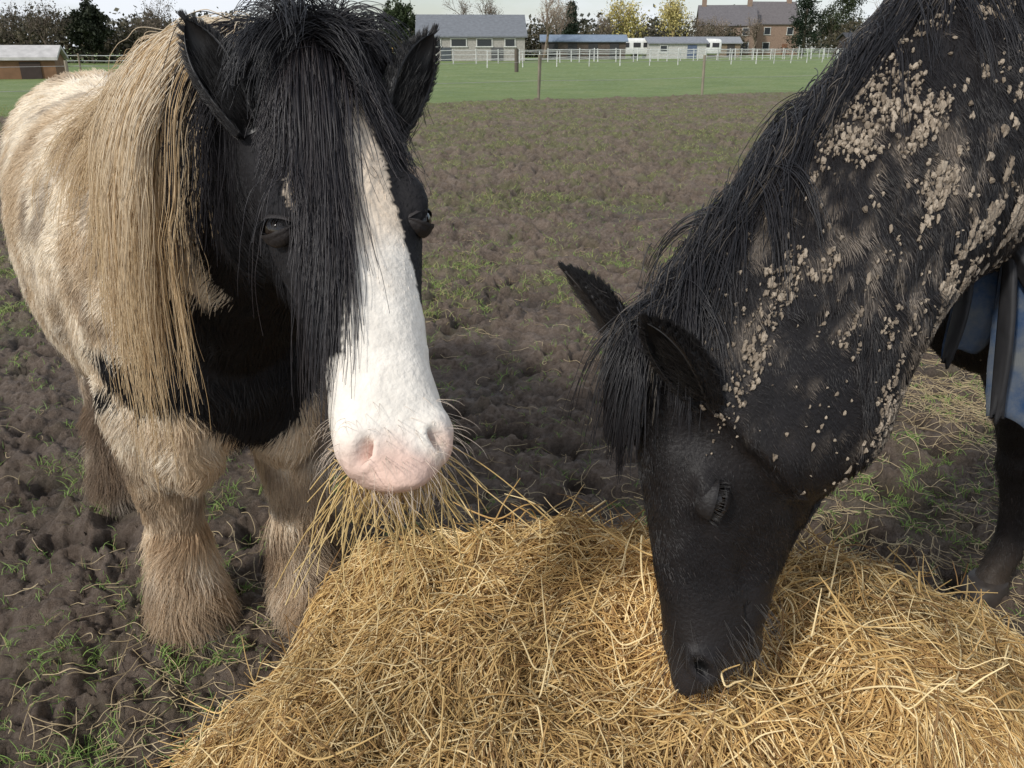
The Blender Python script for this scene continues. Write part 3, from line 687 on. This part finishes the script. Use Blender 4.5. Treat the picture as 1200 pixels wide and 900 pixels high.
ear('ear_left',(.290,1.19,1.108),(.2134,1.185,1.238),nrm(nb_*.8+sb*.45),.080,M_gloss,bh,col=(.010,.009,.009),colin=(.022,.020,.019),curl=1.9)
ear('ear_right',(.185,1.345,1.145),(.1155,1.385,1.262),nrm(nb_*.75-sb*.1),.078,M_gloss,bh,col=(.010,.009,.009),colin=(.035,.03,.027),curl=1.8)
for sg,nm in ((1,'eye_left'),(-1,'eye_right')):
    q=E0+ab*HLb*.475+sb*sg*.17-nb_*.085;loc,nn_,_,_=bvb.find_nearest(Vector(q))
    o_=nrm(sb*sg+nb_*.2);lids(nm,np.array(loc)-o_*.0145,o_,nrm(nb_*.85-ab*.35),.024,bh,(.020,.018,.018),M_skinb,.10,.42)
cp=np.array([p[0] for p in pairs[:7]])
def crestb(k):
    k=np.asarray(k)*6;i=np.minimum(k.astype(int),5);f_=(k-i)[:,None];return cp[i]*(1-f_)+cp[i+1]*f_
dwn=nrm(cp[-1]-cp[2])
for nm,nG,mc,r0_,lo,hi,rad in (('mane',270,26,.010,.15,.36,.0009),('mane_under_layer',170,30,.018,.08,.22,.0008)):
    kk=rng.uniform(.05,1,nG);rt=crestb(kk)+rng.normal(0,.014,(nG,3))
    rt=np.array([np.array(bvb.find_nearest(Vector(q+up*.03))[0]) for q in rt])
    sdn=np.where(rng.random(nG)<.8,1,-1)
    dirs=nrm(lb*(.6*sdn)[:,None]+up*.15+dwn*rng.uniform(.3,1.3,(nG,1))+rng.normal(0,.24,(nG,3)))
    G=guides(rt,dirs,rng.uniform(lo,hi,nG),bvb,grav=.24,K=12,off=.006,stiff=.8)
    P=children(G,mc,r0_,.0018,.007,.4);tt=np.linspace(0,1,12);q=rng.random(nG).repeat(mc)
    CC=np.where((q<.12)[:,None],A(.10,.083,.066),mix((.008,.008,.010),(.024,.021,.022),rng.random(len(P))))
    curves(nm,P,rad*(1-.6*tt)[None],CC,M_gloss,bh)
nG=80;rt=E0+ab*(rng.uniform(-.05,.12,nG)*HLb)[:,None]+sb*rng.uniform(-.05,.06,(nG,1))
rt=np.array([np.array(bvb.find_nearest(Vector(q+nb_*.04))[0]) for q in rt])
G=guides(rt,nrm(ab*.6+nb_*.5+sb*rng.normal(0,.3,(nG,1))),rng.uniform(.08,.19,nG),bvb,grav=.35,K=10,off=.005)
curves('forelock',children(G,26,.009,.002,.005,.4),.0009*(1-.6*np.linspace(0,1,10))[None],np.tile(A(.012,.011,.013),(nG*26,1)),M_gloss,bh)
nG=30;rt=Wb(-1.25,0,1.5)+rng.normal(0,.02,(nG,3))
G=guides(rt,nrm(-fb*.7-up*.4+rng.normal(0,.1,(nG,3))),rng.uniform(.8,1.1,nG),bvb,grav=.5,K=12)
curves('tail',children(G,50,.02,.02,.01),.001*np.ones((1,12)),np.tile(A(.012,.011,.013),(nG*50,1)),M_gloss,bh)
ac=Acc()
for (hx_,hy_) in ((LB[0][0]+.05,-.15),(LB[1][0]+.05,.15),(-1.0,-.15),(-1.15,.15)):
    loft(ac,[(Wb(hx_,hy_,.09),lb,fb,.05,.055),(Wb(hx_+.01,hy_,.045),lb,fb,.064,.072),(Wb(hx_+.015,hy_,-.02),lb,fb,.07,.08)],20,3)
ac.C=[np.tile(A(.05,.04,.033),(len(q),1)) for q in ac.V];ac.build('hooves',M_horn,True,bh)
print('black done',time.time()-T0)
# rug
rug=empty('horse_rug')
m,nt,b=base_mat('rug_canvas');N=nt.nodes;Lk=nt.links
tc=N.new('ShaderNodeTexCoord');n1=N.new('ShaderNodeTexNoise');n1.inputs['Scale'].default_value=13;n1.inputs['Detail'].default_value=8;n1.inputs['Roughness'].default_value=.7
Lk.new(tc.outputs['Object'],n1.inputs['Vector']);rp=N.new('ShaderNodeValToRGB');Lk.new(n1.outputs[0],rp.inputs[0])
e=rp.color_ramp.elements;e[0].position=.38;e[0].color=(.022,.055,.125,1);e[1].position=.68;e[1].color=(.13,.14,.145,1)
Lk.new(rp.outputs[0],b.inputs['Base Color']);b.inputs['Roughness'].default_value=.8;b.inputs['Specular IOR Level'].default_value=.2
wv=N.new('ShaderNodeTexWave');wv.inputs['Scale'].default_value=160;Lk.new(tc.outputs['Object'],wv.inputs['Vector'])
bp=N.new('ShaderNodeBump');bp.inputs['Strength'].default_value=.3;bp.inputs['Distance'].default_value=.002;Lk.new(wv.outputs[0],bp.inputs['Height']);Lk.new(bp.outputs[0],b.inputs['Normal'])
M_rug=m
def cloth(name,TL,TR,BR,BL,mat,fold=.012,nn=26,th=.006,freq=3,bulge=A(0,-.03,0),col=(.02,.02,.022)):
    u_,v_=np.meshgrid(np.linspace(0,1,nn),np.linspace(0,1,nn));U=u_.ravel()[:,None];Vv=v_.ravel()[:,None]
    P=(A(*TL)*(1-U)+A(*TR)*U)*(1-Vv)+(A(*BL)*(1-U)+A(*BR)*U)*Vv
    nn_=nrm(np.cross(A(*TR)-A(*TL),A(*BL)-A(*TL)));P=P+nn_*(fold*np.sin(U*6.28*freq+Vv*2)*(.3+Vv)*.6+1.6*fold*(fbm2(U[:,0]*4,Vv[:,0]*4,3,9)-.5)[:,None])+bulge*(np.sin(U*math.pi)*np.sin(Vv*math.pi))
    P=P+A(0,0,1)*(.012*np.sin(U*9)*Vv)
    idx=np.arange(nn*nn).reshape(nn,nn);F=np.stack([idx[:-1,:-1],idx[:-1,1:],idx[1:,1:],idx[1:,:-1]],-1).reshape(-1,4)
    ob=mesh_np(name,P,F,mat,np.tile(A(*col),(len(P),1)),True,rug);so=ob.modifiers.new('s','SOLIDIFY');so.thickness=th;so.offset=0;return ob
Bs=[(-1.18,1.33,.27,.33),(-1.0,1.33,.34,.40),(-.7,1.30,.35,.41),(-.35,1.27,.36,.42),(-.05,1.28,.33,.44),(.2,1.30,.29,.44),(.34,1.27,.26,.40)]
th=np.linspace(math.radians(-28),math.radians(208),40);V=[]
for x,z,w,h in Bs:
    for q in th: V.append(Wb(x,w*math.cos(q),z+h*math.sin(q)+(-.12 if abs(q-math.pi/2)>1.9 else 0)))
idx=np.arange(len(V)).reshape(len(Bs),40);F=np.stack([idx[:-1,:-1],idx[:-1,1:],idx[1:,1:],idx[1:,:-1]],-1).reshape(-1,4)
ob=mesh_np('rug_body',V,F,M_rug,None,True,rug);so=ob.modifiers.new('s','SOLIDIFY');so.thickness=.01;ob.modifiers.new('b','SUBSURF').render_levels=1
M_web=attr_mat('webbing',.6,.3,noise=.3,nscale=40)
cloth('chest_flap',(.915,1.66,1.235),(1.02,1.66,1.24),(1.00,1.607,1.055),(.872,1.59,1.012),M_rug,.010,freq=1)
cloth('shoulder_panel',(.955,1.63,1.30),(1.16,1.61,1.33),(1.15,1.474,.85),(.935,1.50,.925),M_rug,.018,freq=1.3)
cloth('chest_flap_binding',(.909,1.640,1.240),(.922,1.640,1.240),(.880,1.572,1.01),(.866,1.572,1.01),M_web,.002,th=.008,freq=.5)
cloth('panel_binding',(.948,1.600,1.30),(.962,1.596,1.30),(.948,1.475,.925),(.930,1.478,.93),M_web,.003,th=.008,freq=.5)
cloth('strap',(.92,1.595,1.27),(.945,1.588,1.285),(1.03,1.505,1.14),(1.005,1.512,1.122),M_web,.003,th=.006,freq=1)
cloth('lining_patch',(1.02,1.47,1.10),(1.12,1.465,1.15),(1.12,1.44,1.04),(1.0,1.45,.98),attr_mat('tan_lining',.8,.2,noise=.3,nscale=30),.004,th=.004,col=(.50,.46,.42))
cloth('lining_edge',(1.01,1.463,1.115),(1.11,1.458,1.17),(1.12,1.455,1.14),(1.015,1.46,1.09),bpy.data.materials['tan_lining'],.003,th=.005,col=(.42,.24,.10))

# ---------------------------------------------------------------- BACKGROUND
def building(name,pos,rot,w,d,eave,ridge,wall,roof,wins,doors,mat=M_brick,ovh=.3,chim=0):
    p=empty(name);ca,sa=math.cos(rot),math.sin(rot)
    def L2W(q): q=np.asarray(q,float);return np.stack([pos[0]+q[...,0]*ca-q[...,1]*sa,pos[1]+q[...,0]*sa+q[...,1]*ca,q[...,2]],-1)
    ac=Acc();hw,hd_=w/2,d/2
    V=A(-hw,-hd_,-.2, hw,-hd_,-.2, hw,hd_,-.2, -hw,hd_,-.2, -hw,-hd_,eave, hw,-hd_,eave, hw,hd_,eave, -hw,hd_,eave).reshape(-1,3)
    ac.add(L2W(V),[(0,1,5,4),(1,2,6,5),(2,3,7,6),(3,0,4,7)],wall)
    g=A(-hw,-hd_,eave, -hw,hd_,eave, -hw,.01,ridge-.05, -hw,-.01,ridge-.05, hw,-hd_,eave, hw,hd_,eave, hw,.01,ridge-.05, hw,-.01,ridge-.05).reshape(-1,3)
    ac.add(L2W(g),[(1,0,3,2),(4,5,6,7)],wall);ac.build('walls',mat,False,p)
    ac=Acc();sl=(ridge-eave)/hd_;o=ovh
    for sg in (-1,1):
        r_=A(-hw-o,sg*(hd_+o),eave-sl*o+.02, hw+o,sg*(hd_+o),eave-sl*o+.02, hw+o,0,ridge+.02, -hw-o,0,ridge+.02, -hw-o,sg*(hd_+o),eave-sl*o+.17, hw+o,sg*(hd_+o),eave-sl*o+.17, hw+o,0,ridge+.17, -hw-o,0,ridge+.17).reshape(-1,3)
        ac.add(L2W(r_),BF,roof)
    ac.build('roof',M_paint,False,p)
    aw=Acc();af=Acc()
    for (x,z,ww,wh) in wins:
        c=L2W([x,-hd_-.02,z]);box(aw,c,(ww,.06,wh),rot,(.03,.035,.04))
        for dx,sx_,dz,sz_ in ((-ww/2,.1,0,wh+.1),(ww/2,.1,0,wh+.1)): box(af,L2W([x+dx,-hd_-.04,z]),(sx_,.12,sz_),rot,(.6,.6,.57))
        box(af,L2W([x,-hd_-.05,z+wh/2+.1]),(ww+.2,.12,.1),rot,(.6,.6,.57));box(af,L2W([x,-hd_-.06,z-wh/2-.08]),(ww+.3,.16,.12),rot,(.6,.6,.57))
    if wins: aw.build('windows',M_glass,False,p);af.build('window_frames',M_paint,False,p)
    ad=Acc()
    for (x,ww,wh,cc) in doors: box(ad,L2W([x,-hd_-.03,wh/2]),(ww,.08,wh),rot,cc)
    if doors: ad.build('doors',M_paint,False,p)
    if chim:
        ak=Acc()
        for x in chim: box(ak,L2W([x,0,ridge+.5]),(.9,.7,1.6),rot,wall);box(ak,L2W([x,0,ridge+1.36]),(1.0,.8,.12),rot,(.3,.2,.15))
        ak.build('chimneys',mat,False,p)
    return p
building('barn',(-5,110),.06,12.5,9,2.7,5.0,(.36,.34,.31),(.17,.18,.195),[(-4.5,2.0,1.8,.7),(-1.5,2.0,1.8,.7),(1.5,2.0,1.8,.7),(4.5,2.0,1.2,.7)],[(-3,1.2,1.5,(.08,.09,.1)),(3,1.4,1.5,(.1,.1,.1))])
building('stable_block',(9.5,121),-.02,11,5,2.2,2.9,(.10,.08,.065),(.20,.25,.32),[],[(-4,1.2,2,(.04,.04,.04)),(-1.5,1.2,2,(.04,.04,.04)),(1.2,1.2,2,(.04,.04,.04)),(4,1.2,2,(.04,.04,.04))])
building('stable_block',(23,128),.05,8,5,2.0,2.7,(.50,.49,.46),(.22,.23,.25),[(-2,1.3,1,.7)],[(2,1.3,1.8,(.1,.13,.2))])
building('stable_block',(32,146),.0,9,4,2.1,2.9,(.22,.17,.12),(.25,.26,.27),[],[(-3,1.2,1.9,(.05,.045,.04)),(0,1.2,1.9,(.05,.045,.04)),(3,1.2,1.9,(.05,.045,.04))])
building('brick_house',(43.5,185),-.12,11,8,5.6,9.2,(.26,.19,.145),(.14,.13,.135),[(-3.6,4.3,1.3,1.2),(0,4.3,1.3,1.2),(3.6,4.3,1.3,1.2),(-3.6,1.6,1.4,1.3),(3.6,1.6,1.4,1.3)],[(0,1.1,2.1,(.5,.5,.48))],chim=[-4.6,4.4])
building('brick_house',(54,189),.1,9,8,6,10,(.30,.21,.16),(.15,.135,.135),[(-2.4,4.5,1.3,1.2),(2.4,4.5,1.3,1.2),(-2.4,1.6,1.4,1.3)],[(1.6,1.1,2.1,(.2,.1,.06))],chim=[3.2])
building('field_shelter',(50,131),.1,4,3,2.6,3.3,(.05,.04,.035),(.06,.06,.065),[],[(0,2.2,2,(.015,.013,.012))])
building('wooden_shed',(-25.9,48),.25,3.0,2.2,1.0,1.5,(.20,.11,.06),(.50,.48,.46),[],[(.3,1.0,.85,(.05,.035,.03))],mat=M_paint,ovh=.2)
def caravan(x0,y0):
    cv=empty('caravan');ac=Acc()
    rgc=[(A(x0+dx,y0,1.55),A(0,1,0),up,w,h) for dx,w,h in ((0,.9,.9),(.2,1.05,1.1),(2.4,1.08,1.15),(4.6,1.05,1.1),(4.9,.9,.85))]
    loft(ac,rgc,24,3,.45);ac.C=[np.tile(A(.75,.75,.72),(len(q),1)) for q in ac.V];ac.build('shell',M_paint,True,cv)
    ac=Acc();[box(ac,(x0+x_,y0-1.1,1.8),(1,.06,.6),0,(.03,.03,.035)) for x_ in (1,2.6,4)];ac.build('windows',M_glass,False,cv)
    ac=Acc();[tube(ac,[(x0+2.4,y0-1.1+q,.35),(x0+2.4,y0-.9+q,.35)],.34,14,(.02,.02,.02)) for q in (0,1.9)];ac.build('wheels',M_paint,True,cv)
caravan(15,128);caravan(26.5,136)
def fence(name,pts,step,h,pw,rails,rcol,pcol,rr_=.03,jit=.05):
    ac=Acc();pts=np.array(pts,float)
    for i in range(len(pts)-1):
        p,q=pts[i],pts[i+1];Ld=np.linalg.norm(q-p);k=max(int(Ld/step),1)
        prev=None
        for j in range(k+1):
            c=p+(q-p)*j/k;hh=h*(1+rng.normal(0,jit));dx,dy=rng.normal(0,.03,2)
            tube(ac,[(c[0],c[1],-.1),(c[0]+dx,c[1]+dy,hh)],[pw,pw*.9],6,np.array(pcol)*(.85+.3*rng.random()))
            if prev is not None:
                for r_ in rails:
                    mid=(prev+c)/2;tube(ac,[(prev[0],prev[1],r_),(mid[0],mid[1],r_-.03),(c[0],c[1],r_)],rr_,4,rcol)
            prev=c
    return ac.build(name,M_paint,False)
fence('paddock_fence',[(-10,84),(18,104),(62,148)],2.6,1.35,.06,(.45,.85,1.25),(.72,.72,.70),(.62,.62,.60),.025)
fence('paddock_fence',[(4,100),(34,118),(75,150)],3,1.35,.06,(.5,.9,1.3),(.72,.72,.70),(.62,.62,.60),.025)
fence('paddock_fence',[(-2,72),(24,88),(70,132)],3.2,1.35,.045,(.6,1.2),(.7,.7,.68),(.62,.62,.60),.018)
fence('paddock_fence',[(-34,50),(-21,57),(-10,84)],2.6,1.2,.055,(.5,.8,1.1),(.6,.6,.58),(.25,.2,.15),.02)
fence('electric_fence',[(-17.2,18.8),(-11,22),(-5,25.2),(.84,28),(6.67,31),(12.5,34),(18.5,37)],20,1.3,.045,(.6,1.15),(.35,.35,.33),(.26,.23,.17),.006,.06)
fence('gate_post',[(.3,60),(.31,60.1)],20,1.5,.14,(),(.1,.1,.1),(.12,.10,.08))
fence('timber_rails',[(-16,76),(-10.5,79)],1.3,1.5,.07,(.5,1.0,1.4),(.42,.27,.10),(.42,.27,.10),.06)
def grow(ac,p,d,L,r,lev,tips,col,spread=.55,kids=4,upb=.15):
    k=4;pts=[p];dd=nrm(d)
    for i in range(k):
        dd=nrm(dd+rng.normal(0,.10,3)+A(0,0,upb*.3));pts.append(pts[-1]+dd*L/k)
    tube(ac,pts,np.linspace(r,r*.55,k+1),6 if r>.06 else 4,col)
    if lev==0: tips.append(pts[-1]);return
    for j in range(kids):
        i=rng.integers(2,k+1);nd=nrm(dd+rng.normal(0,spread,3)+A(0,0,upb))
        grow(ac,pts[i],nd,L*rng.uniform(.55,.8),r*.5,lev-1,tips,col,spread,kids,upb)
def leaves(ac,cent,n,sig,size,c0,c1,droop=0):
    P=np.repeat(cent,n,0)+rng.normal(0,1,(len(cent)*n,3))*np.asarray(sig)
    if droop: P[:,2]-=np.abs(rng.normal(0,droop,len(P)))
    N_=len(P);u_=nrm(rng.normal(size=(N_,3)));v_=nrm(np.cross(u_,rng.normal(size=(N_,3))));s_=size*(.5+rng.random((N_,1)))
    V=np.stack([P-u_*s_,P+v_*s_*.6,P+u_*s_,P-v_*s_*.6],1).reshape(-1,3)
    ck=np.repeat(rng.random(len(cent)),n)*.6+.4*rng.random(N_);ac.add(V,np.arange(N_*4).reshape(-1,4),np.repeat(mix(c0,c1,ck),4,0))
def tree(name,x,y,h,w,kind,c0=(.04,.06,.02),c1=(.10,.12,.04),bark=(.14,.115,.09)):
    p=empty(name);ac=Acc();tips=[]
    if kind=='conifer':
        tube(ac,[(x,y,0),(x,y,h*.5),(x+.1,y,h)],[h*.025,h*.015,.02],8,bark)
        ce=[]
        for i in range(150):
            k=rng.random()**.8;r_=w*.5*(1-k)**.8*rng.uniform(.3,1.05);q=rng.random()*6.28;ce.append((x+r_*math.cos(q),y+r_*math.sin(q),h*(.08+.92*k)))
            if i%4==0: tube(ac,[(x,y,h*(.08+.9*k)),ce[-1]],[.05,.015],4,bark)
        al=Acc();leaves(al,np.array(ce),70,(w*.07,w*.07,h*.03),.13,c0,c1,.1);al.build('foliage',M_leaf,False,p)
    else:
        lv=4 if kind=='bare' else 3
        grow(ac,A(x,y,-.1),A(0,0,1),h*.34,h*.024,lv,tips,bark,.55,4,.22)
        tips=np.array(tips)
        if kind=='leafy':
            ce=[];
            for i in range(110):
                q=nrm(rng.normal(size=3))*rng.uniform(.45,1);ce.append((x+q[0]*w*.5,y+q[1]*w*.5,h*.60+q[2]*h*.40))
            al=Acc();leaves(al,np.array(ce),80,w*.055,.14,c0,c1);al.build('foliage',M_leaf,False,p)
        elif kind=='willow':
            al=Acc();leaves(al,tips,34,w*.06,.17,c0,c1,h*.12);al.build('foliage',M_leaf,False,p)
        elif kind=='bare':
            al=Acc();leaves(al,tips,5,w*.05,.07,bark,np.array(bark)*1.5);al.build('twigs',M_leaf,False,p)
    ac.build('trunk_and_limbs',M_bark,True,p)
tree('evergreen_tree',-14.8,119,7.4,4.6,'leafy',(.018,.03,.012),(.06,.08,.035))
for q in ((-6.5,126,9.5,6,.16),(-2,128,10,6,.14),(4.2,118,11,6,.28),(6.5,126,9,6,.2),(13.5,140,8.5,6,.16),(36,160,9,6,.2),(33,158,8,5,.18),(66,158,14,9,.24),(40,150,8,5,.2),(-40,78,6.6,6,.09),(-46,86,6.8,6,.09),(-33,84,6,5,.10),(-36,92,7.2,6,.10),(-29,96,6.5,5,.11)):
    tree('bare_tree',q[0],q[1],q[2],q[3],'bare',bark=(q[4],q[4]*.8,q[4]*.62))
tree('pine_tree',9.2,141,7.8,3.6,'conifer',(.012,.022,.014),(.035,.05,.03))
tree('willow_tree',20,150,12,10,'willow',(.36,.30,.10),(.60,.53,.22),(.32,.25,.12));tree('willow_tree',27.5,154,12,10,'willow',(.36,.30,.10),(.60,.52,.22),(.32,.25,.12))
tree('conifer_tree',51,158,13,6.5,'conifer',(.008,.016,.008),(.025,.04,.02));tree('evergreen_tree',58,160,11,8,'leafy',(.02,.03,.012),(.06,.075,.035))
tree('evergreen_tree',-42,90,5.5,4,'leafy',(.012,.018,.01),(.035,.04,.022))
al=Acc();ce=[]
for (x0,y0,x1,y1,nn_,hmax) in ((-90,92,-26,96,300,4.6),(-28,125,14,150,200,3.8),(10,165,45,178,160,6),(52,150,110,165,220,6),(-400,230,400,230,900,9)):
    k=rng.random(nn_);hm=hmax*(.5+.6*noise2(k*25,k*0,int(abs(x0))))
    ce.append(np.stack([x0+(x1-x0)*k,y0+(y1-y0)*k+rng.normal(0,1.5,nn_),hm*rng.random(nn_)],-1))
ce=np.concatenate(ce)
near=ce[:,1]<200
leaves(al,ce[near],70,(1.0,.8,.55),.22,(.03,.031,.018),(.12,.10,.065))
leaves(al,ce[~near],50,(3.2,2,1.2),.6,(.05,.055,.045),(.14,.13,.10))
al.build('distant_tree_line',M_leaf,False)

# ---------------------------------------------------------------- LIGHT, SKY, CAMERA
w=bpy.data.worlds.new('World');scene.world=w;w.use_nodes=True;nt=w.node_tree;N=nt.nodes;bg=N['Background']
SE,SR=math.radians(38),math.radians(222)
sk=N.new('ShaderNodeTexSky');sk.sky_type='NISHITA';sk.sun_disc=False;sk.sun_elevation=SE;sk.sun_rotation=SR;sk.air_density=1.0;sk.dust_density=1.0
tc=N.new('ShaderNodeTexCoord');mp=N.new('ShaderNodeMapping');mp.inputs['Scale'].default_value=(1,1,3.5);nt.links.new(tc.outputs['Generated'],mp.inputs[0])
nz_=N.new('ShaderNodeTexNoise');nz_.inputs['Scale'].default_value=2.6;nz_.inputs['Detail'].default_value=7;nz_.inputs['Roughness'].default_value=.55;nt.links.new(mp.outputs[0],nz_.inputs['Vector'])
rp=N.new('ShaderNodeValToRGB');rp.color_ramp.elements[0].position=.42;rp.color_ramp.elements[0].color=(.25,.25,.25,1);rp.color_ramp.elements[1].position=.60;rp.color_ramp.elements[1].color=(.95,.95,.95,1)
nt.links.new(nz_.outputs[0],rp.inputs[0])
mx=N.new('ShaderNodeMix');mx.data_type='RGBA';nt.links.new(rp.outputs[0],mx.inputs[0]);nt.links.new(sk.outputs[0],mx.inputs[6]);mx.inputs[7].default_value=(8.3,8.7,9.3,1)
nt.links.new(mx.outputs[2],bg.inputs['Color']);bg.inputs['Strength'].default_value=.11
sl=bpy.data.lights.new('sun','SUN');sl.energy=2.6;sl.angle=math.radians(5);sl.color=(1,.96,.90)
so=link(bpy.data.objects.new('sun',sl));dv=Vector((math.sin(SR)*math.cos(SE),math.cos(SR)*math.cos(SE),math.sin(SE)));so.rotation_euler=dv.to_track_quat('Z','Y').to_euler()
cam=bpy.data.cameras.new('camera');cam.sensor_width=36;cam.lens=36*979/1200;cam.clip_end=2000;cam.clip_start=.05
co=link(bpy.data.objects.new('camera',cam));co.location=(0,0,1.6);co.rotation_euler=(math.radians(68),0,0);scene.camera=co
scene.view_settings.view_transform='Standard';scene.view_settings.look='None';scene.view_settings.exposure=0
print('total',time.time()-T0)
